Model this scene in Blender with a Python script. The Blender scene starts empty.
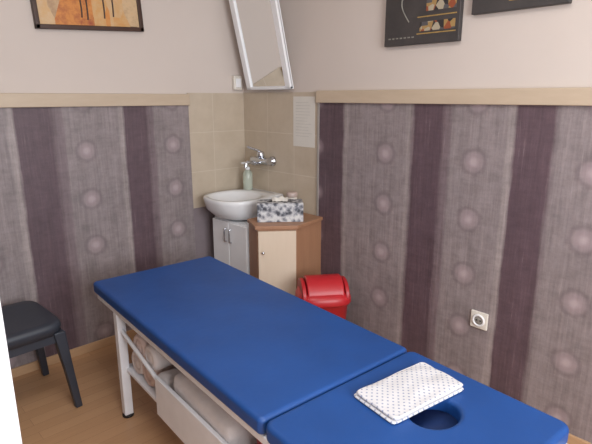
import bpy, bmesh, math, random
from mathutils import Vector, Matrix, Euler
from mathutils import noise as mnoise
random.seed(3)
sc=bpy.context.scene
sc.view_settings.view_transform='Standard'
try: sc.view_settings.look='None'
except: pass

# ---------------- helpers ----------------
def lin(c):
    r=[]
    for v in c:
        v=v/255.0
        r.append(v/12.92 if v<=0.04045 else ((v+0.055)/1.055)**2.4)
    return (r[0],r[1],r[2],1.0)
def new_mat(name):
    m=bpy.data.materials.new(name); m.use_nodes=True
    nt=m.node_tree; b=nt.nodes['Principled BSDF']
    return m,nt,b
def mat(name,col,rough=0.6,metal=0.0,var=0.06,scale=14.0,bump=0.0,bscale=60.0,spec=0.5,trans=0.0):
    m,nt,b=new_mat(name)
    b.inputs['Roughness'].default_value=rough
    b.inputs['Metallic'].default_value=metal
    b.inputs['Specular IOR Level'].default_value=spec
    b.inputs['Transmission Weight'].default_value=trans
    tc=nt.nodes.new('ShaderNodeTexCoord')
    n=nt.nodes.new('ShaderNodeTexNoise'); n.inputs['Scale'].default_value=scale; n.inputs['Detail'].default_value=4
    nt.links.new(tc.outputs['Object'],n.inputs['Vector'])
    cr=nt.nodes.new('ShaderNodeValToRGB')
    c=lin(col)
    cr.color_ramp.elements[0].position=0.3; cr.color_ramp.elements[1].position=0.7
    cr.color_ramp.elements[0].color=tuple(max(0,v*(1-var)) for v in c[:3])+(1,)
    cr.color_ramp.elements[1].color=tuple(min(1,v*(1+var)) for v in c[:3])+(1,)
    nt.links.new(n.outputs['Fac'],cr.inputs['Fac']); nt.links.new(cr.outputs['Color'],b.inputs['Base Color'])
    if bump>0:
        n2=nt.nodes.new('ShaderNodeTexNoise'); n2.inputs['Scale'].default_value=bscale; n2.inputs['Detail'].default_value=6
        nt.links.new(tc.outputs['Object'],n2.inputs['Vector'])
        bp=nt.nodes.new('ShaderNodeBump'); bp.inputs['Strength'].default_value=bump; bp.inputs['Distance'].default_value=0.01
        nt.links.new(n2.outputs['Fac'],bp.inputs['Height']); nt.links.new(bp.outputs['Normal'],b.inputs['Normal'])
    return m
class NT:
    def __init__(s,nt): s.nt=nt
    def math(s,op,a,b=None,c=None,clamp=False):
        n=s.nt.nodes.new('ShaderNodeMath'); n.operation=op; n.use_clamp=clamp
        for i,v in enumerate((a,b,c)):
            if v is None: continue
            if isinstance(v,(int,float)): n.inputs[i].default_value=v
            else: s.nt.links.new(v,n.inputs[i])
        return n.outputs[0]
    def smooth(s,v,a,b):
        n=s.nt.nodes.new('ShaderNodeMapRange'); n.interpolation_type='SMOOTHSTEP'
        s.nt.links.new(v,n.inputs[0]); n.inputs[1].default_value=a; n.inputs[2].default_value=b
        return n.outputs[0]
    def mix(s,f,a,b,mode='MIX'):
        n=s.nt.nodes.new('ShaderNodeMix'); n.data_type='RGBA'; n.blend_type=mode
        for i,v in ((0,f),(6,a),(7,b)):
            if isinstance(v,(int,float)): n.inputs[i].default_value=v
            elif isinstance(v,tuple): n.inputs[i].default_value=v
            else: s.nt.links.new(v,n.inputs[i])
        return n.outputs[2]
    def noise(s,vec,scale,detail=4,rough=0.5):
        n=s.nt.nodes.new('ShaderNodeTexNoise'); n.inputs['Scale'].default_value=scale; n.inputs['Detail'].default_value=detail; n.inputs['Roughness'].default_value=rough
        s.nt.links.new(vec,n.inputs['Vector']); return n.outputs['Fac']
    def mapping(s,vec,scale=(1,1,1),rot=(0,0,0),loc=(0,0,0)):
        n=s.nt.nodes.new('ShaderNodeMapping'); n.inputs['Scale'].default_value=scale; n.inputs['Rotation'].default_value=rot; n.inputs['Location'].default_value=loc
        s.nt.links.new(vec,n.inputs['Vector']); return n.outputs[0]
    def bump(s,h,strength,dist,bsdf):
        n=s.nt.nodes.new('ShaderNodeBump'); n.inputs['Strength'].default_value=strength; n.inputs['Distance'].default_value=dist
        s.nt.links.new(h,n.inputs['Height']); s.nt.links.new(n.outputs[0],bsdf.inputs['Normal'])

def link(o): bpy.context.collection.objects.link(o); return o
def empty(name,loc=(0,0,0),rot=(0,0,0),sc_=1.0):
    o=bpy.data.objects.new(name,None); o.location=loc; o.rotation_euler=rot; o.empty_display_size=0.1; o.scale=(sc_,)*3
    return link(o)
def from_bm(name,bm,m,loc=(0,0,0),rot=(0,0,0),parent=None,smooth=False,bevel=0,segs=3):
    me=bpy.data.meshes.new(name); bmesh.ops.recalc_face_normals(bm,faces=bm.faces); bm.to_mesh(me); bm.free()
    if m: me.materials.append(m)
    if smooth:
        for p in me.polygons: p.use_smooth=True
    o=link(bpy.data.objects.new(name,me)); o.location=loc; o.rotation_euler=rot
    if parent: o.parent=parent
    if bevel>0:
        b=o.modifiers.new('bevel','BEVEL'); b.width=bevel; b.segments=segs; b.limit_method='ANGLE'; b.angle_limit=0.6
        for p in me.polygons: p.use_smooth=True
        o.modifiers.new('wn','WEIGHTED_NORMAL')
    return o
def box(name,size,loc,m,parent=None,rot=(0,0,0),bevel=0,segs=3):
    bm=bmesh.new(); bmesh.ops.create_cube(bm,size=1); bmesh.ops.scale(bm,vec=size,verts=bm.verts)
    return from_bm(name,bm,m,loc,rot,parent,bevel=bevel,segs=segs)
def rng(name,lo,hi,m,parent=None,bevel=0):
    s=[hi[i]-lo[i] for i in range(3)]; c=[(hi[i]+lo[i])/2 for i in range(3)]
    return box(name,s,c,m,parent,bevel=bevel)
def prism(name,pts,z0,z1,m,parent=None,loc=(0,0,0),bevel=0):
    bm=bmesh.new(); a=[bm.verts.new((x,y,z0)) for x,y in pts]; b=[bm.verts.new((x,y,z1)) for x,y in pts]
    n=len(pts); bm.faces.new(a); bm.faces.new(b)
    for i in range(n): bm.faces.new((a[i],a[(i+1)%n],b[(i+1)%n],b[i]))
    return from_bm(name,bm,m,loc,parent=parent,bevel=bevel)
def rings(name,rs,m,parent=None,loc=(0,0,0),rot=(0,0,0),n=48,ex=2.0,cap0=True,cap1=True,smooth=True):
    bm=bmesh.new(); R=[]
    for cx,cy,rx,ry,z in rs:
        r=[]
        for i in range(n):
            t=2*math.pi*i/n; c,s=math.cos(t),math.sin(t)
            r.append(bm.verts.new((cx+rx*math.copysign(abs(c)**(2/ex),c),cy+ry*math.copysign(abs(s)**(2/ex),s),z)))
        R.append(r)
    for a,b in zip(R,R[1:]):
        for i in range(n): bm.faces.new((a[i],a[(i+1)%n],b[(i+1)%n],b[i]))
    if cap0: bm.faces.new(R[0])
    if cap1: bm.faces.new(R[-1])
    return from_bm(name,bm,m,loc,rot,parent,smooth=smooth)
def lathe(name,prof,m,parent=None,loc=(0,0,0),rot=(0,0,0),n=40,**k):
    return rings(name,[(0,0,r,r,z) for r,z in prof],m,parent,loc,rot,n=n,**k)
def tube(name,pts,r,m,parent=None,smooth_curve=False):
    cu=bpy.data.curves.new(name,'CURVE'); cu.dimensions='3D'; cu.bevel_depth=r; cu.bevel_resolution=4; cu.use_fill_caps=True
    if smooth_curve:
        s=cu.splines.new('NURBS'); s.points.add(len(pts)-1); s.use_endpoint_u=True; s.order_u=3
    else:
        s=cu.splines.new('POLY'); s.points.add(len(pts)-1)
    for p,q in zip(s.points,pts): p.co=(*q,1)
    o=bpy.data.objects.new(name,cu); link(o); me=mesh_of(o,name,m)
    if parent: me.parent=parent
    return me
def mesh_of(o,name,m):
    dg=bpy.context.evaluated_depsgraph_get(); me=bpy.data.meshes.new_from_object(o.evaluated_get(dg)); me.name=name
    cu=o.data; bpy.data.objects.remove(o); bpy.data.curves.remove(cu)
    me.materials.clear(); me.materials.append(m)
    for p in me.polygons: p.use_smooth=True
    n=link(bpy.data.objects.new(name,me)); 
    n.modifiers.new('wn','WEIGHTED_NORMAL')
    return n
def rrect(x0,x1,y0,y1,r,n=8):
    pts=[]
    for cx,cy,a0 in ((x1-r,y1-r,0),(x0+r,y1-r,90),(x0+r,y0+r,180),(x1-r,y0+r,270)):
        for i in range(n+1):
            a=math.radians(a0+90*i/n); pts.append((cx+r*math.cos(a),cy+r*math.sin(a)))
    return pts
def pad(name,outlines,z,ext,bev,m,parent):
    cu=bpy.data.curves.new(name,'CURVE'); cu.dimensions='2D'; cu.fill_mode='BOTH'; cu.extrude=ext; cu.bevel_depth=bev; cu.bevel_resolution=5; cu.offset=-bev
    for pts in outlines:
        s=cu.splines.new('POLY'); s.points.add(len(pts)-1); s.use_cyclic_u=True
        for p,q in zip(s.points,pts): p.co=(q[0],q[1],0,1)
    o=link(bpy.data.objects.new(name,cu)); n=mesh_of(o,name,m); n.location=(0,0,z); n.parent=parent
    return n

# ---------------- materials ----------------
def wall_mat(name,col):
    m,nt,b=new_mat(name); N=NT(nt)
    g=nt.nodes.new('ShaderNodeNewGeometry').outputs['Position']
    n=N.noise(g,2.5,3); c=lin(col)
    nt.links.new(N.mix(n,tuple(v*.96 for v in c[:3])+(1,),tuple(v*1.03 for v in c[:3])+(1,)),b.inputs['Base Color'])
    b.inputs['Roughness'].default_value=0.85
    N.bump(N.noise(g,180,3),0.12,0.003,b)
    return m
M_wall=wall_mat('plaster_cream',(206,194,186))
M_ceil=wall_mat('plaster_white',(225,222,216))
G=(138,127,128); L=(154,143,142); D=(92,74,81); MM=(118,103,107)
def paper_mat(name,axis,strips,circ0,per):
    m,nt,b=new_mat(name); N=NT(nt)
    g=nt.nodes.new('ShaderNodeNewGeometry').outputs['Position']
    sp=nt.nodes.new('ShaderNodeSeparateXYZ'); nt.links.new(g,sp.inputs[0])
    u=N.math('MULTIPLY',sp.outputs[axis],-1.0); z=sp.outputs[2]
    wob=N.noise(g,7,4)
    fine=N.noise(N.mapping(g,scale=(70,70,5)),1.0,4,0.6)
    u2=N.math('ADD',u,N.math('MULTIPLY',N.math('SUBTRACT',wob,0.5),0.012))
    u2=N.math('ADD',u2,N.math('MULTIPLY',N.math('SUBTRACT',fine,0.5),0.022))
    fac=N.math('DIVIDE',u2,4.0)
    cr=nt.nodes.new('ShaderNodeValToRGB'); nt.links.new(fac,cr.inputs['Fac'])
    stops=[]
    pos=0
    for end,col in strips:
        stops.append((pos+0.005,col)); stops.append((end-0.005,col)); pos=end
    e=cr.color_ramp.elements
    e[0].position=stops[0][0]/4; e[0].color=lin(stops[0][1]); e[1].position=stops[-1][0]/4; e[1].color=lin(stops[-1][1])
    for p,c in stops[1:-1]:
        q=e.new(p/4); q.color=lin(c)
    col=cr.outputs['Color']
    grain=N.noise(N.mapping(g,scale=(75,75,3.5)),1.0,6,0.75)
    streak=N.noise(N.mapping(g,scale=(22,22,.8)),1.0,4,0.6)
    mott=N.noise(g,20,7,0.75)
    blot=N.noise(N.mapping(g,scale=(5,5,7)),1.0,5,0.65)
    horiz=N.noise(N.mapping(g,scale=(12,12,60)),1.0,6,0.7)
    v=N.math('ADD',N.math('MULTIPLY',grain,0.9),N.math('MULTIPLY',mott,0.75))
    v=N.math('ADD',v,N.math('MULTIPLY',horiz,0.45))
    v=N.math('ADD',v,N.math('MULTIPLY',streak,0.45))
    v=N.math('ADD',v,N.math('MULTIPLY',blot,0.5))
    v=N.math('SUBTRACT',v,0.545)
    vc=nt.nodes.new('ShaderNodeCombineColor')
    for i in range(3): nt.links.new(v,vc.inputs[i])
    col=N.mix(1.0,col,vc.outputs[0],'MULTIPLY')
    fib=N.math('MULTIPLY',N.smooth(grain,.60,.72),.25)
    col=N.mix(fib,col,lin((180,168,166)))
    du=N.math('SUBTRACT',N.math('MODULO',N.math('ADD',N.math('SUBTRACT',u,circ0),per*10.5),per),per/2)
    dz=N.math('SUBTRACT',N.math('MODULO',N.math('ADD',N.math('SUBTRACT',z,0.098),0.267*10.5),0.267),0.1335)
    dw=N.math('MULTIPLY',N.math('SUBTRACT',mott,0.5),0.035)
    r=N.math('ADD',N.math('SQRT',N.math('ADD',N.math('MULTIPLY',du,du),N.math('MULTIPLY',dz,dz))),dw)
    disc=N.math('SUBTRACT',1.0,N.smooth(r,0.025,0.060))
    rim=N.math('MULTIPLY',N.smooth(r,0.040,0.054),N.math('SUBTRACT',1.0,N.smooth(r,0.054,0.074)))
    sheen=N.math('SUBTRACT',1.0,N.smooth(r,0.006,0.030))
    col=N.mix(N.math('MULTIPLY',disc,0.46),col,lin((168,148,153)))
    col=N.mix(N.math('MULTIPLY',sheen,0.36),col,lin((202,186,188)))  # spot centres brightened: their sheen painted into the colour
    col=N.mix(N.math('MULTIPLY',rim,0.32),col,lin((98,84,90)))
    nt.links.new(col,b.inputs['Base Color'])
    b.inputs['Roughness'].default_value=0.5
    N.bump(N.math('ADD',v,N.math('MULTIPLY',disc,0.6)),0.35,0.004,b)
    return m
M_papR=paper_mat('wallpaper_striped',1,[(.92,D),(.945,L),(1.33,G),(1.36,L),(1.53,D),(1.57,MM),(1.84,G),(1.865,L),(2.03,D),(2.33,G),(2.36,L),(2.54,D),(2.9,G),(3.1,D),(4.0,G)],1.205,0.488)
M_papL=paper_mat('wallpaper_striped_side',0,[(.68,G),(.72,MM),(.87,D),(.90,L),(1.20,G),(1.25,MM),(1.43,D),(1.46,L),(1.75,G),(1.8,MM),(1.97,D),(2.3,G),(2.5,D),(4.0,G)],0.56,0.53)
def tile_mat():
    m,nt,b=new_mat('ceramic_tile_beige'); N=NT(nt)
    g=nt.nodes.new('ShaderNodeNewGeometry').outputs['Position']
    sp=nt.nodes.new('ShaderNodeSeparateXYZ'); nt.links.new(g,sp.inputs[0])
    u=N.math('SUBTRACT',sp.outputs[0],sp.outputs[1])
    def line(v,per,off):
        q=N.math('ABSOLUTE',N.math('SUBTRACT',N.math('MODULO',N.math('ADD',v,off+per*20),per),per/2))
        return N.math('SUBTRACT',1.0,N.smooth(q,0.0012,0.003))
    gl=N.math('MAXIMUM',line(u,0.25,0.125-0.0),line(sp.outputs[2],0.25,0.125-0.98))
    n=N.noise(g,7,6,0.6)
    c=N.mix(n,lin((174,158,138)),lin((204,190,172)))
    c=N.mix(N.math('MULTIPLY',gl,0.6),c,lin((208,198,184)))
    nt.links.new(c,b.inputs['Base Color']); b.inputs['Roughness'].default_value=0.32
    N.bump(N.math('MULTIPLY',gl,-1.0),0.3,0.002,b)
    return m
M_tile=tile_mat()
def floor_mat():
    m,nt,b=new_mat('laminate_floor'); N=NT(nt)
    g=nt.nodes.new('ShaderNodeNewGeometry').outputs['Position']
    br=nt.nodes.new('ShaderNodeTexBrick'); nt.links.new(g,br.inputs['Vector'])
    br.offset=0.37; br.inputs['Scale'].default_value=1.0; br.inputs['Brick Width'].default_value=1.2; br.inputs['Row Height'].default_value=0.065
    br.inputs['Mortar Size'].default_value=0.0008; br.inputs['Color1'].default_value=lin((190,156,124)); br.inputs['Color2'].default_value=lin((178,144,112)); br.inputs['Mortar'].default_value=lin((150,118,92))
    gr=N.noise(N.mapping(g,scale=(3,40,3)),1.5,6,0.65)
    c=N.mix(0.4,br.outputs['Color'],N.mix(gr,lin((150,112,80)),lin((226,192,158))),'SOFT_LIGHT')
    nt.links.new(c,b.inputs['Base Color']); b.inputs['Roughness'].default_value=0.38
    N.bump(gr,0.08,0.002,b)
    return m
M_floor=floor_mat()
def wood(name,c1,c2,sc_=(3,3,30),rough=0.45):
    m,nt,b=new_mat(name); N=NT(nt)
    tc=nt.nodes.new('ShaderNodeTexCoord').outputs['Object']
    gr=N.noise(N.mapping(tc,scale=sc_),1.0,6,0.65)
    nt.links.new(N.mix(gr,lin(c1),lin(c2)),b.inputs['Base Color']); b.inputs['Roughness'].default_value=rough
    return m
M_trim=wood('trim_wood_beige',(182,162,140),(200,182,160),(6,6,30))
M_base=wood('baseboard_wood',(176,140,106),(200,164,128),(6,6,30))
M_cabwood=wood('beech_laminate',(150,108,80),(176,132,102),(25,25,3))
M_cabdoor=wood('cream_laminate',(206,186,164),(218,200,180),(25,25,3))
M_white=mat('white_lacquer',(238,238,240),0.35,var=.02)
M_cer=mat('white_ceramic',(230,230,231),0.12,var=.01)
M_frame=mat('white_painted_steel',(234,235,240),0.4,var=.03)
M_chrome=mat('chrome',(205,208,214),0.12,metal=1,var=.02)
M_blue=mat('blue_vinyl',(26,73,140),0.47,var=.10,scale=5,bump=.15,bscale=18)
M_bluein=mat('blue_vinyl_hole_dark',(18,46,96),0.7,var=.08)  # deeper blue carries the dark of the face hole
M_red=mat('red_plastic',(172,28,36),0.4,var=.05)
M_redd=mat('red_plastic_lid',(182,34,42),0.38,var=.05)
M_dark=mat('dark_plastic',(48,52,62),0.45,var=.08)
M_black=mat('black_rubber',(22,22,24),0.6)
M_plas=mat('socket_plastic',(222,216,206),0.4,var=.02)
M_cloth=mat('white_cotton',(224,216,214),0.95,var=.06,bump=.5,bscale=40)
M_cloth2=mat('beige_cotton',(212,192,186),0.95,var=.08,bump=.5,bscale=40)
M_pic=mat('dark_brown_frame',(66,42,32),0.4,var=.15)
M_gold=mat('gold_paint',(160,130,76),0.5,var=.2,scale=40)
M_paper=mat('paper',(212,207,199),0.9,var=.02)
M_ink=mat('ink',(190,186,180),0.9)
M_soap=mat('clear_soap_bottle',(210,218,204),0.15,var=.03,trans=.4)
M_ltrim=mat('metal_edge_trim',(178,172,166),0.4,metal=.4)

# ---------------- room shell ----------------
HT=2.62; X0=-2.95; Y0=-4.3
rng('floor',(X0-.1,Y0-.1,-.1),(.1,.1,0),M_floor)
rng('ceiling',(X0-.1,Y0-.1,HT),(.1,.1,HT+.1),M_ceil)
wl=empty('wall_left'); wr=empty('wall_right'); wsd=empty('wall_side'); wb=empty('wall_back')
rng('masonry',(X0-.1,0,0),(.1,.1,HT),M_wall,wl)
rng('wallpaper',(X0,-.012,0.05),(-.44,0,1.41),M_papL,wl)
rng('tiles',(-.44,-.008,.745),(0,0,1.475),M_tile,wl)
rng('plaster_patch',(-.44,-.006,.05),(0,0,.745),mat('grey_plaster',(132,120,124),.8),wl)
rng('masonry',(0,Y0-.1,0),(.1,0,HT),M_wall,wr)
rng('wallpaper',(-.012,Y0,0.05),(0,-.725,1.43),M_papR,wr)
rng('tiles',(-.008,-.715,.2),(0,-.008,1.478),M_tile,wr)
rng('edge_strip',(-.018,-.728,.05),(0,-.716,1.418),M_ltrim,wr)
rng('masonry',(X0-.1,Y0,0),(X0,0,HT),M_wall,wsd)
wx0,wx1,wz0,wz1=-2.5,-.7,.85,2.3
rng('lower',(X0,Y0-.1,0),(0,Y0,wz0),M_wall,wb)
rng('upper',(X0,Y0-.1,wz1),(0,Y0,HT),M_wall,wb)
rng('side_a',(X0,Y0-.1,wz0),(wx0,Y0,wz1),M_wall,wb)
rng('side_b',(wx1,Y0-.1,wz0),(0,Y0,wz1),M_wall,wb)
w=empty('window_1',(0,0,0))
for n,lo,hi in [('bottom',(wx0,Y0-.08,wz0),(wx1,Y0-.02,wz0+.06)),('top',(wx0,Y0-.08,wz1-.06),(wx1,Y0-.02,wz1)),('left',(wx0,Y0-.08,wz0),(wx0+.06,Y0-.02,wz1)),('right',(wx1-.06,Y0-.08,wz0),(wx1,Y0-.02,wz1)),('mullion',((wx0+wx1)/2-.04,Y0-.08,wz0),((wx0+wx1)/2+.04,Y0-.02,wz1)),('sill',(wx0-.05,Y0-.1,wz0-.03),(wx1+.05,Y0+.15,wz0))]:
    rng('frame_'+n,lo,hi,M_white,w)
rng('trim_1',(X0,-.032,1.40),(-.437,0,1.468),M_trim,bevel=.004)
rng('trim_2',(-.032,Y0,1.418),(0,-.715,1.485),M_trim,bevel=.004)
rng('baseboard_left',(X0,-.022,0),(-.42,-.0,.052),M_base,bevel=.003)
rng('baseboard_right',(-.022,Y0,0),(0,-.86,.052),M_base,bevel=.003)
rng('baseboard_side',(X0,Y0,0),(X0+.018,-.02,.052),M_base,bevel=.003)

# door leaf (open into the room, near the viewer)
d=empty('door_1',(-1.985,-1.9,0),(0,0,math.radians(14)))
rng('leaf',(-.86,-.04,.01),(0,0,2.05),M_white,d,bevel=.003)
rng('panel_upper',(-.74,-.046,1.1),(-.12,-.04,1.9),M_white,d,bevel=.003)
rng('panel_lower',(-.74,-.046,.2),(-.12,-.04,.95),M_white,d,bevel=.003)
tube('handle',[(-.07,-.04,1.02),(-.07,-.085,1.02),(-.19,-.085,1.02)],.009,M_chrome,d)

# ---------------- massage table ----------------
BL=(-.992,-.526,0); BR=(0,0,math.radians(-3.8))
bed=empty('massage_table',BL,BR)
W=.319
pad('pad_main',[rrect(-W,W,-1.356,.012,.020)],.574,.013,.015,M_blue,bed)
hx,hy=.080,-1.628
hole=[(hx+.078*math.cos(2*math.pi*i/40),hy+.066*math.sin(2*math.pi*i/40)) for i in range(40)]
pad('pad_head',[rrect(-W,W,-1.900,-1.362,.03),hole[::-1]],.574,.013,.015,M_blue,bed)
rings('face_hole_dark_plug',[(hx,hy,.090,.078,.547),(hx,hy,.090,.078,.557)],M_bluein,bed,n=40)  # added plug; the recess's dark is painted as deeper blue
for s in (-1,1):
    k_=1 if s<0 else 2
    rng('rail_%d'%k_,(s*.29-.018,-1.965,.518),(s*.29+.018,-.01,.546),M_frame,bed,bevel=.004)
    for k,y in enumerate((-.235,-1.70)):
        rng('leg_%d'%(k*2+k_),(s*.29-.02,y-.02,.012),(s*.29+.02,y+.02,.52),M_frame,bed,bevel=.004)
        lathe('foot_%d'%(k*2+k_),[(.018,0),(.026,0),(.026,.010),(.018,.014)],M_black,bed,(s*.29,y,0),n=20)
    rng('side_panel_%d'%k_,(s*.29-.008,-1.68,.205),(s*.29+.008,-.60,.375),M_frame,bed,bevel=.003)
    tube('brace_%d'%k_,[(s*.29,-.24,.44),(s*.29,-.62,.36)],.009,M_frame,bed)
for i,y in enumerate((-.03,-.235,-.9,-1.70,-1.95)):
    rng('cross_%d'%i,(-.285,y-.014,.52),(.285,y+.014,.545),M_frame,bed,bevel=.003)
for i,y in enumerate((-.235,-1.70)):
    rng('low_cross_%d'%i,(-.285,y-.015,.22),(.285,y+.015,.25),M_frame,bed,bevel=.003)
rng('tray',(-.285,-1.69,.235),(.285,-.24,.25),M_frame,bed,bevel=.002)
def cushion(name,size,loc,m,parent,rot=(0,0,0),amp=.012,seed=0,lumps=5,taper=.45):
    bm=bmesh.new(); bmesh.ops.create_cube(bm,size=1)
    bmesh.ops.subdivide_edges(bm,edges=bm.edges,cuts=9,use_grid_fill=True)
    for v in bm.verts:
        x,y,z=v.co*2
        e=max(abs(x),abs(y))
        zz=z*(1-taper*e**6)
        v.co=Vector((x*size[0]/2*(1-.06*abs(z)**3),y*size[1]/2*(1-.06*abs(z)**3),zz*size[2]/2))
        nn=mnoise.noise(Vector((x*lumps+seed,y*lumps,z*2+seed)))*amp
        if z>-.9: v.co.z+=nn
    o=from_bm(name,bm,m,loc,rot,parent,smooth=True)
    s=o.modifiers.new('s','SUBSURF'); s.levels=1; s.render_levels=1
    return o
def roll(name,r,length,loc,m,parent,rz=0,seed=0):
    # rolled towel lying along X, with spiral ends
    bm=bmesh.new(); n=36; R=[]
    prof=[(-.5,.15),(-.497,.45),(-.485,.5),(-.5,.62),(-.497,.86),(-.47,1.0)]+[(-.47+.94*i/14,1.0) for i in range(1,14)]+[(.47,1.0),(.497,.86),(.5,.62),(.485,.5),(.497,.45),(.5,.15)]
    for px_,k in prof:
        ring=[]
        for i in range(n):
            t=2*math.pi*i/n
            rr=r*k*(1+.07*mnoise.noise(Vector((px_*7+seed,math.cos(t)*1.5,math.sin(t)*1.5))))
            ring.append(bm.verts.new((px_*length,rr*math.cos(t),rr*math.sin(t)*.93)))
        R.append(ring)
    for a,b in zip(R,R[1:]):
        for i in range(n): bm.faces.new((a[i],a[(i+1)%n],b[(i+1)%n],b[i]))
    bm.faces.new(R[0]); bm.faces.new(R[-1])
    return from_bm(name,bm,m,loc,(0,0,rz),parent,smooth=True)
ln=empty('rolled_towels',BL,BR)
roll('roll_1',.062,.50,(-.02,-.335,.309),M_cloth,ln,.02,1)
roll('roll_2',.062,.50,(-.02,-.462,.309),M_cloth2,ln,-.02,4)
roll('roll_3',.062,.52,(-.02,-.398,.415),M_cloth2,ln,.03,8)
roll('roll_4',.060,.50,(-.02,-.590,.308),M_cloth,ln,.0,12)
roll('roll_5',.058,.52,(-.02,-.525,.412),M_cloth,ln,-.03,16)
bk=empty('folded_blanket',BL,BR)
cushion('folds',(.52,.44,.20),(-.015,-.91,.360),M_cloth,bk,(0,0,-.02),amp=.03,seed=9)
rb=empty('red_storage_box',BL,BR)
rings('shell',[(-.05,-1.36,.18,.17,.252),(-.05,-1.36,.20,.19,.48),(-.055,-1.36,.218,.20,.488),(-.055,-1.36,.218,.20,.506),(-.05,-1.36,.19,.18,.506),(-.05,-1.36,.175,.165,.27)],M_red,rb,ex=6)

# folded towel with dots
def dots_mat():
    m,nt,b=new_mat('dotted_towel'); N=NT(nt)
    tc=nt.nodes.new('ShaderNodeTexCoord').outputs['Object']
    sp=nt.nodes.new('ShaderNodeSeparateXYZ'); nt.links.new(tc,sp.inputs[0])
    P=.021
    a=N.math('SUBTRACT',N.math('MODULO',N.math('ADD',N.math('ADD',sp.outputs[0],sp.outputs[1]),P*100),P),P/2)
    c=N.math('SUBTRACT',N.math('MODULO',N.math('ADD',N.math('SUBTRACT',sp.outputs[0],sp.outputs[1]),P*100),P),P/2)
    r=N.math('SQRT',N.math('ADD',N.math('MULTIPLY',a,a),N.math('MULTIPLY',c,c)))
    k=N.math('MULTIPLY',N.math('SUBTRACT',1.0,N.smooth(r,.0028,.0052)),.75)
    nt.links.new(N.mix(k,lin((212,210,212)),lin((104,120,158))),b.inputs['Base Color']); b.inputs['Roughness'].default_value=.95
    N.bump(N.noise(tc,30,4,.6),.3,.004,b)
    return m
tw=empty('folded_towel',(-1.0,-2.060,.6015),(0,0,math.radians(-9)))
M_dots=dots_mat()
cushion('fold_bottom',(.298,.168,.012),(0,0,.0062),M_dots,tw,amp=.001,seed=2,lumps=2,taper=.25)
cushion('fold_top',(.294,.162,.012),(.003,-.001,.0172),M_dots,tw,(0,0,.02),amp=.006,seed=7,lumps=2,taper=.3)

# ---------------- washbasin & cabinet ----------------
bs=empty('washbasin',(0,0,0))
cy=-.255
rings('bowl',[(-.22,cy,.12,.11,.702),(-.230,cy,.175,.155,.72),(-.242,cy,.212,.195,.77),(-.244,cy,.222,.205,.818),(-.244,cy,.226,.209,.835),(-.244,cy,.220,.203,.843),(-.285,cy,.160,.165,.844),(-.285,cy,.150,.155,.833),(-.275,cy,.12,.12,.775),(-.27,cy,.06,.06,.752),(-.27,cy,.02,.02,.749)],M_cer,bs,ex=2.4,n=64)
lathe('drain',[(.001,.751),(.022,.751),(.022,.755),(.001,.756)],M_chrome,bs,(-.27,cy,0),n=24)
rng('wall_flange',(-.10,cy-.16,.78),(-.009,cy+.17,.843),M_cer,bs,bevel=.01)
sk=empty('washbasin_cabinet',(0,0,0))
rng('body',(-.36,-.487,.06),(-.012,-.13,.70),M_white,sk,bevel=.002)
rng('plinth',(-.33,-.48,0),(-.02,-.14,.06),M_white,sk)
rng('door_a',(-.38,-.308,.08),(-.361,-.135,.695),M_white,sk,bevel=.004)
rng('door_b',(-.38,-.485,.08),(-.361,-.313,.695),M_white,sk,bevel=.004)
for i,y in enumerate((-.285,-.336)):
    tube('handle_%d'%i,[(-.38,y,.655),(-.397,y,.65),(-.397,y,.575),(-.38,y,.57)],.005,M_chrome,sk)

cc=empty('corner_cabinet',(0,0,0))
P=[(-.012,-.492),(-.375,-.492),(-.455,-.665),(-.265,-.815),(-.012,-.765)]
P2=[(-.012,-.50),(-.37,-.50),(-.437,-.662),(-.262,-.800),(-.012,-.752)]
prism('body',P2,.05,.73,M_cabwood,cc)
prism('top',P,.73,.75,M_cabwood,cc,bevel=.003)
prism('plinth',[(-.03,-.51),(-.35,-.51),(-.41,-.65),(-.255,-.775),(-.03,-.73)],0,.05,M_cabwood,cc)
a_=Vector((-.437,-.662,0)); b_=Vector((-.262,-.800,0))
dv=(b_-a_).normalized(); ang=math.atan2(dv.y,dv.x); mid=(a_+b_)/2; nrm=Vector((dv.y,-dv.x,0))
if nrm.dot(Vector((-1,-1,0)))<0: nrm=-nrm
q=mid+nrm*.009
box('door',(.214,.017,.65),(q.x,q.y,.395),M_cabdoor,cc,(0,0,ang),bevel=.003)
kn=mid+nrm*.018-dv*.08
lathe('knob',[(.004,0),(.004,.012),(.008,.016),(.008,.022),(.002,.025)],M_chrome,cc,(kn.x,kn.y,.60),(math.radians(90),0,ang),n=20)

# tap (wall mixer)
tp=empty('basin_tap',(0,-.245,1.055),(0,0,0))
for i,y in enumerate((-.065,.065)):
    lathe('rosette_%d'%i,[(.012,0),(.032,.002),(.030,.014),(.016,.022),(.016,.05)],M_chrome,tp,(-.008,y,-.01),(0,math.radians(-90),0),n=24)
tube('body',[(-.06,-.085,-.01),(-.06,.085,-.01)],.023,M_chrome,tp)
tube('spout',[(-.06,0,-.02),(-.09,0,-.03),(-.13,0,-.015),(-.165,0,-.01),(-.185,0,-.018),(-.187,0,-.045)],.012,M_chrome,tp,True)
lathe('cartridge',[(.02,0),(.025,.01),(.025,.04),(.016,.048),(.002,.05)],M_chrome,tp,(-.06,0,.005),n=24)
tube('lever',[(-.06,0,.05),(-.085,.01,.062),(-.145,.03,.085)],.008,M_chrome,tp)

# soap dispenser
sd=empty('soap_dispenser',(-.085,-.135,.843),(0,0,0),1.25)
lathe('bottle',[(.022,0),(.026,.004),(.026,.085),(.020,.10),(.012,.108)],M_soap,sd,n=28)
lathe('collar',[(.012,.106),(.012,.122),(.004,.124),(.004,.142)],M_white,sd,n=20)
box('nozzle',(.05,.014,.010),(-.015,0,.146),M_white,sd,bevel=.003)
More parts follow.
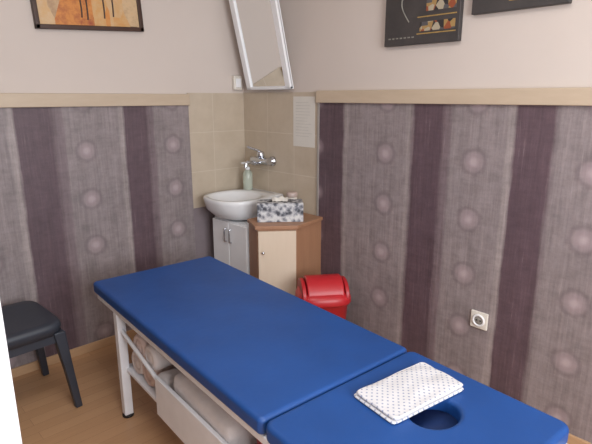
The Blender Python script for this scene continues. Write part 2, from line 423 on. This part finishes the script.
# jar
jr=empty('cream_jar',(-.075,-.56,.75))
lathe('jar',[(.028,0),(.032,.004),(.032,.10),(.028,.105)],M_plas,jr,n=28)
lathe('lid',[(.033,.104),(.034,.108),(.034,.128),(.030,.132)],mat('beige_plastic',(186,166,158),.4),jr,n=28)

# tissue box
def tissue_mat():
    m,nt,b=new_mat('tissue_box_print'); N=NT(nt)
    tc=nt.nodes.new('ShaderNodeTexCoord').outputs['Object']
    w_=nt.nodes.new('ShaderNodeTexVoronoi'); w_.feature='F1'; w_.inputs['Scale'].default_value=34; nt.links.new(tc,w_.inputs['Vector'])
    n=N.noise(tc,34,6,.75)
    s=N.math('ADD',N.math('MULTIPLY',w_.outputs['Distance'],.45),N.math('MULTIPLY',n,.75))
    cr=nt.nodes.new('ShaderNodeValToRGB'); nt.links.new(s,cr.inputs[0]); e=cr.color_ramp.elements
    e[0].position=.46; e[0].color=lin((66,68,76)); e[1].position=.74; e[1].color=lin((208,208,208))
    q=e.new(.55); q.color=lin((124,126,134)); q=e.new(.64); q.color=lin((180,180,184))
    nt.links.new(cr.outputs[0],b.inputs['Base Color']); b.inputs['Roughness'].default_value=.5
    return m
tb=empty('tissue_box',(-.245,-.64,.75),(0,0,math.radians(-40)))
box('carton',(.265,.125,.110),(0,0,.0555),tissue_mat(),tb,bevel=.002)
rings('opening',[(0,0,.075,.022,.1105),(0,0,.075,.022,.1115)],M_black,tb,n=32)
bm=bmesh.new()
bmesh.ops.create_grid(bm,x_segments=14,y_segments=8,size=.5)
for v in bm.verts:
    x,y=v.co.x,v.co.y
    v.co=Vector((x*.09,(y)*.025+.010*math.sin(x*9)*(y+.5),.111+(y+.5)*.022+.004*math.sin(x*14)))
from_bm('tissue',bm,M_paper,parent=tb,smooth=True)

# mirror (leaning forward from the wall)
mr=empty('wall_mirror',(-.022,-.312,1.500),(0,math.radians(-13.5),0))
mw,mh,fb=.42,.72,.045
rng('backing',(-.012,-mw/2,0),(.0,mw/2,mh),M_white,mr)
m,nt,b=new_mat('mirror_glass'); b.inputs['Metallic'].default_value=1; b.inputs['Roughness'].default_value=.03; b.inputs['Base Color'].default_value=(.86,.87,.87,1)
rng('glass',(-.016,-mw/2+.01,.01),(-.012,mw/2-.01,mh-.01),m,mr)
rng('frame_1',(-.028,-mw/2,0),(-.004,mw/2,fb*.4),M_white,mr,bevel=.004)
rng('frame_2',(-.028,-mw/2,mh-fb),(-.004,mw/2,mh),M_white,mr,bevel=.004)
rng('frame_3',(-.028,-mw/2,0),(-.004,-mw/2+fb,mh),M_white,mr,bevel=.004)
rng('frame_4',(-.028,mw/2-fb,0),(-.004,mw/2,mh),M_white,mr,bevel=.004)
tube('hanging_wire',[(0,-.1,.6),(.155,-.02,.72),(0,.1,.6)],.0015,M_chrome,mr)

# switch near corner, socket, notice
sw=empty('light_switch',(-.062,0,1.54))
rng('plate',(-.033,-.028,-.045),(.033,0,.045),M_plas,sw,bevel=.006)
rng('rocker',(-.02,-.034,-.028),(.02,-.026,.028),M_white,sw,bevel=.003)
so=empty('wall_socket',(-.012,-1.793,.43))
rng('plate',(-.012,-.042,-.042),(0,.042,.042),M_plas,so,bevel=.005)
lathe('ring',[(.030,0),(.030,.006),(.022,.006),(.021,-.001)],M_white,so,(-.012,0,0),(0,math.radians(-90),0),n=28,cap0=False,cap1=False)
lathe('well',[(.0215,.0),(.0215,.0006)],mat('socket_well_plastic',(150,144,136),.5),so,(-.0125,0,0),(0,math.radians(-90),0),n=28)
for s in (-1,1): lathe('pin_hole_%d'%(1 if s<0 else 2),[(.004,0),(.004,.002)],M_black,so,(-.0125,s*.009,0),(0,math.radians(-90),0),n=12)
pn=empty('paper_notice',(-.008,-.595,1.305))
rng('sheet',(-.0015,-.092,-.148),(0,.092,.148),M_paper,pn)
for i in range(12):
    wd_=random.uniform(.03,.07)
    rng('text_%d'%i,(-.0019,-wd_,.112-i*.018),(-.0014,.07,.1145-i*.018),M_ink,pn)

# ---------------- pictures ----------------
def art_left():
    m,nt,b=new_mat('abstract_painting_warm'); N=NT(nt)
    tc=nt.nodes.new('ShaderNodeTexCoord').outputs['Object']
    v=nt.nodes.new('ShaderNodeTexVoronoi'); v.inputs['Scale'].default_value=8; v.distance='CHEBYCHEV'; nt.links.new(N.mapping(tc,scale=(1.3,1,.55)),v.inputs['Vector'])
    sp=nt.nodes.new('ShaderNodeSeparateColor'); nt.links.new(v.outputs['Color'],sp.inputs[0])
    cr=nt.nodes.new('ShaderNodeValToRGB'); nt.links.new(N.math('ADD',N.math('MULTIPLY',sp.outputs[0],.75),N.math('MULTIPLY',N.noise(tc,24,6,.75),.35)),cr.inputs[0])
    e=cr.color_ramp.elements; e[0].position=.15; e[0].color=lin((96,78,74)); e[1].position=.95; e[1].color=lin((190,84,44))
    for p,c in ((.28,(166,132,100)),(.42,(206,176,138)),(.55,(204,156,98)),(.70,(206,134,66)),(.82,(150,70,46))):
        q=e.new(p); q.color=lin(c)
    nt.links.new(cr.outputs[0],b.inputs['Base Color']); b.inputs['Roughness'].default_value=.5
    return m
pl=empty('framed_painting',(-1.005,-.002,2.0),(0,math.radians(-3.2),0))
pw,ph=.285,.21
rng('canvas',(-pw+.01,-.014,-ph+.01),(pw-.01,-.002,ph-.01),art_left(),pl)
fr=.022
for i,(lo,hi) in enumerate([((-pw,-.026,-ph),(pw,0,-ph+fr)),((-pw,-.026,ph-fr),(pw,0,ph)),((-pw,-.026,-ph),(-pw+fr,0,ph)),((pw-fr,-.026,-ph),(pw,0,ph))]):
    rng('frame_%d'%i,lo,hi,M_pic,pl,bevel=.003)
for i,(x,z0,z1) in enumerate([(-.05,-.15,-.02),(-.02,-.16,.03),(.07,-.15,.0),(.12,-.14,.05)]):
    tube('figure_%d'%i,[(x,-.0155,z0),(x+.008,-.0155,(z0+z1)/2),(x-.004,-.0155,z1)],.004,M_pic,pl,True)
def art_dark(name):
    m,nt,b=new_mat(name); N=NT(nt)
    tc=nt.nodes.new('ShaderNodeTexCoord').outputs['Object']
    n=N.noise(tc,9,6,.7)
    nt.links.new(N.mix(n,lin((38,36,38)),lin((80,74,72))),b.inputs['Base Color']); b.inputs['Roughness'].default_value=.55
    return m
def mosaic():
    m,nt,b=new_mat('mosaic_paint'); N=NT(nt)
    tc=nt.nodes.new('ShaderNodeTexCoord').outputs['Object']
    v=nt.nodes.new('ShaderNodeTexVoronoi'); v.inputs['Scale'].default_value=38; nt.links.new(N.mapping(tc,scale=(0,1,.8)),v.inputs['Vector'])
    sp=nt.nodes.new('ShaderNodeSeparateColor'); nt.links.new(v.outputs['Color'],sp.inputs[0])
    cr=nt.nodes.new('ShaderNodeValToRGB'); cr.color_ramp.interpolation='CONSTANT'; nt.links.new(sp.outputs[0],cr.inputs[0])
    e=cr.color_ramp.elements; e[0].position=0; e[0].color=lin((46,42,42)); e[1].position=.85; e[1].color=lin((84,82,84))
    for p,c in ((.3,(160,128,80)),(.5,(142,74,46)),(.62,(60,52,48)),(.72,(170,158,136))):
        q=e.new(p); q.color=lin(c)
    nt.links.new(cr.outputs[0],b.inputs['Base Color']); b.inputs['Roughness'].default_value=.55
    return m
M_mos=mosaic()
M_art=art_dark('charcoal_canvas'); M_silver=mat('grey_paint',(128,124,116),.6,var=.25,scale=60)
def canvas(name,yc,zb,w,h,mode):
    o=empty(name,(-.002,yc,zb))
    rng('canvas',(-.028,-w/2,0),(0,w/2,h),M_art,o,bevel=.003)
    X=-.0295
    if mode==0:
        rng('mosaic_low',(X,-w/2+.02,.055),(-.027,-w/2+.20,.095),M_mos,o)
        rng('mosaic_mid',(X,-w/2+.02,.14),(-.027,-w/2+.17,.20),M_mos,o)
        rng('mosaic_tall',(X,-w/2+.05,.20),(-.027,-w/2+.13,.44),M_mos,o)
        rng('band_1',(X,-w/2+.015,.042),(-.027,-w/2+.215,.047),M_gold,o)
        rng('band_2',(X,-w/2+.015,.115),(-.027,-w/2+.215,.120),M_gold,o)
        for k in range(7):
            rng('dash_%d'%k,(X,.03+.022*k,.03),(-.027,.043+.022*k,.036),M_silver,o)
        tube('stroke',[(X,.06+.05*math.sin(t*.9),.10+.05*t) for t in range(8)],.003,M_silver,o,True)
    else:
        rng('band',(X,-w/2+.03,.035),(-.027,w/2-.16,.041),M_gold,o)
        rng('mosaic',(X,-w/2+.03,.055),(-.027,w/2-.17,.11),M_mos,o)
        tube('stroke',[(X,.12,.12),(X,.05,.22),(X,.1,.3),(X,-.02,.42)],.004,M_silver,o,True)
canvas('canvas_painting',-1.383,1.69,.40,.52,0)
canvas('canvas_painting',-1.83,1.79,.39,.50,1)

# ---------------- bin ----------------
bn=empty('swing_lid_bin',(-.285,-1.03,0),(0,0,math.radians(-35)),1.12)
rings('body',[(0,0,.085,.075,0),(0,0,.092,.082,.008),(0,0,.118,.102,.35),(0,0,.122,.106,.355)],M_red,bn,ex=3.2)
rings('collar',[(0,0,.128,.112,.34),(0,0,.132,.116,.35),(0,0,.130,.114,.37),(0,0,.116,.10,.395)],M_redd,bn,ex=3.2)
bm=bmesh.new(); n=16; A_=[];B_=[]
for i in range(n+1):
    t=math.pi*i/n; y=.098*math.cos(t); z=.375+.085*math.sin(t)
    A_.append(bm.verts.new((-.088,y*.96,z))); B_.append(bm.verts.new((.088,y*.96,z)))
for i in range(n): bm.faces.new((A_[i],A_[i+1],B_[i+1],B_[i]))
bm.faces.new(A_); bm.faces.new(B_)
from_bm('flap',bm,M_redd,parent=bn,bevel=.008)
for s in (-1,1):
    bm=bmesh.new(); n=12; a=[];c=[]
    for i in range(n+1):
        t=math.pi*i/n; y=.104*math.cos(t); z=.368+.078*math.sin(t)**.8
        a.append(bm.verts.new((s*.093,y*.9,z))); c.append(bm.verts.new((s*.112,y*.9,z)))
    bm.faces.new(a); bm.faces.new(c)
    for i in range(n+1):
        j=(i+1)%(n+1); bm.faces.new((a[i],a[j],c[j],c[i]))
    from_bm('cheek_%d'%(1 if s<0 else 2),bm,M_red,parent=bn,bevel=.004)

# ---------------- stool ----------------
st=empty('plastic_stool',(-1.655,-.315,0),(0,0,math.radians(3)))
rings('seat',[(0,0,.165,.175,.385),(0,0,.185,.195,.39),(0,0,.193,.203,.425),(0,0,.19,.20,.442),(0,0,.178,.188,.45),(0,0,.14,.15,.447)],M_dark,st,ex=7,n=64)
for i,(sx,sy) in enumerate(((-1,-1),(1,-1),(1,1),(-1,1))):
    bm=bmesh.new(); V=[]
    for z,cx,cyy,r in ((0,.205,.205,.016),(.20,.185,.19,.019),(.40,.163,.173,.026)):
        V.append([bm.verts.new((sx*cx+dx*r,sy*cyy+dy*r,z)) for dx,dy in ((-1,-1),(1,-1),(1,1),(-1,1))])
    for a,b2 in zip(V,V[1:]):
        for k in range(4): bm.faces.new((a[k],a[(k+1)%4],b2[(k+1)%4],b2[k]))
    bm.faces.new(V[0]); bm.faces.new(V[-1])
    from_bm('leg_%d'%(i+1),bm,M_dark,parent=st,bevel=.006)
for s in (-1,1):
    rng('apron_x%d'%(1 if s<0 else 2),(-.15,s*.18-.006,.35),(.15,s*.18+.006,.39),M_dark,st)
    rng('apron_y%d'%(1 if s<0 else 2),(s*.17-.006,-.16,.35),(s*.17+.006,.16,.39),M_dark,st)

# ---------------- lights ----------------
wd=bpy.data.worlds.new('world'); sc.world=wd; wd.use_nodes=True
bg=wd.node_tree.nodes['Background']; bg.inputs[0].default_value=(.78,.88,1,1); bg.inputs[1].default_value=1.2
def area(name,loc,target,sx,sy,pw,col):
    l=bpy.data.lights.new(name,'AREA'); l.shape='RECTANGLE'; l.size=sx; l.size_y=sy; l.energy=pw; l.color=col
    o=link(bpy.data.objects.new(name,l)); o.location=loc
    o.rotation_euler=(Vector(target)-Vector(loc)).to_track_quat('-Z','Y').to_euler(); return o
area('window_daylight',(-1.6,-4.22,1.6),(-1.2,0,1.0),1.65,1.3,80,(.92,.96,1))
area('ceiling_fill_light',(-1.6,-2.0,2.55),(-1.6,-2.0,0),.9,.9,18,(1,.98,.96))  # mild fill light added overhead, out of view
cl=empty('fill_light_housing',(-1.6,-2.0,2.62))
rng('housing',(-.48,-.48,-.05),(.48,.48,0),M_white,cl,bevel=.01)  # unseen box added above the fill light

# ---------------- camera ----------------
f=500.0; p=math.atan(125/500); head=math.radians(46.6)
C=Vector((-2.14,-2.78,1.45))
fw=Vector((math.cos(head)*math.cos(p),math.sin(head)*math.cos(p),-math.sin(p)))
rt=Vector((math.sin(head),-math.cos(head),0)); up=rt.cross(fw)
cam=bpy.data.cameras.new("camera"); o=link(bpy.data.objects.new("camera",cam))
cam.sensor_width=36; cam.lens=f/592*36; cam.clip_start=.02
mm=Matrix((rt,up,-fw)).transposed().to_4x4(); mm.translation=C; o.matrix_world=mm
sc.camera=o
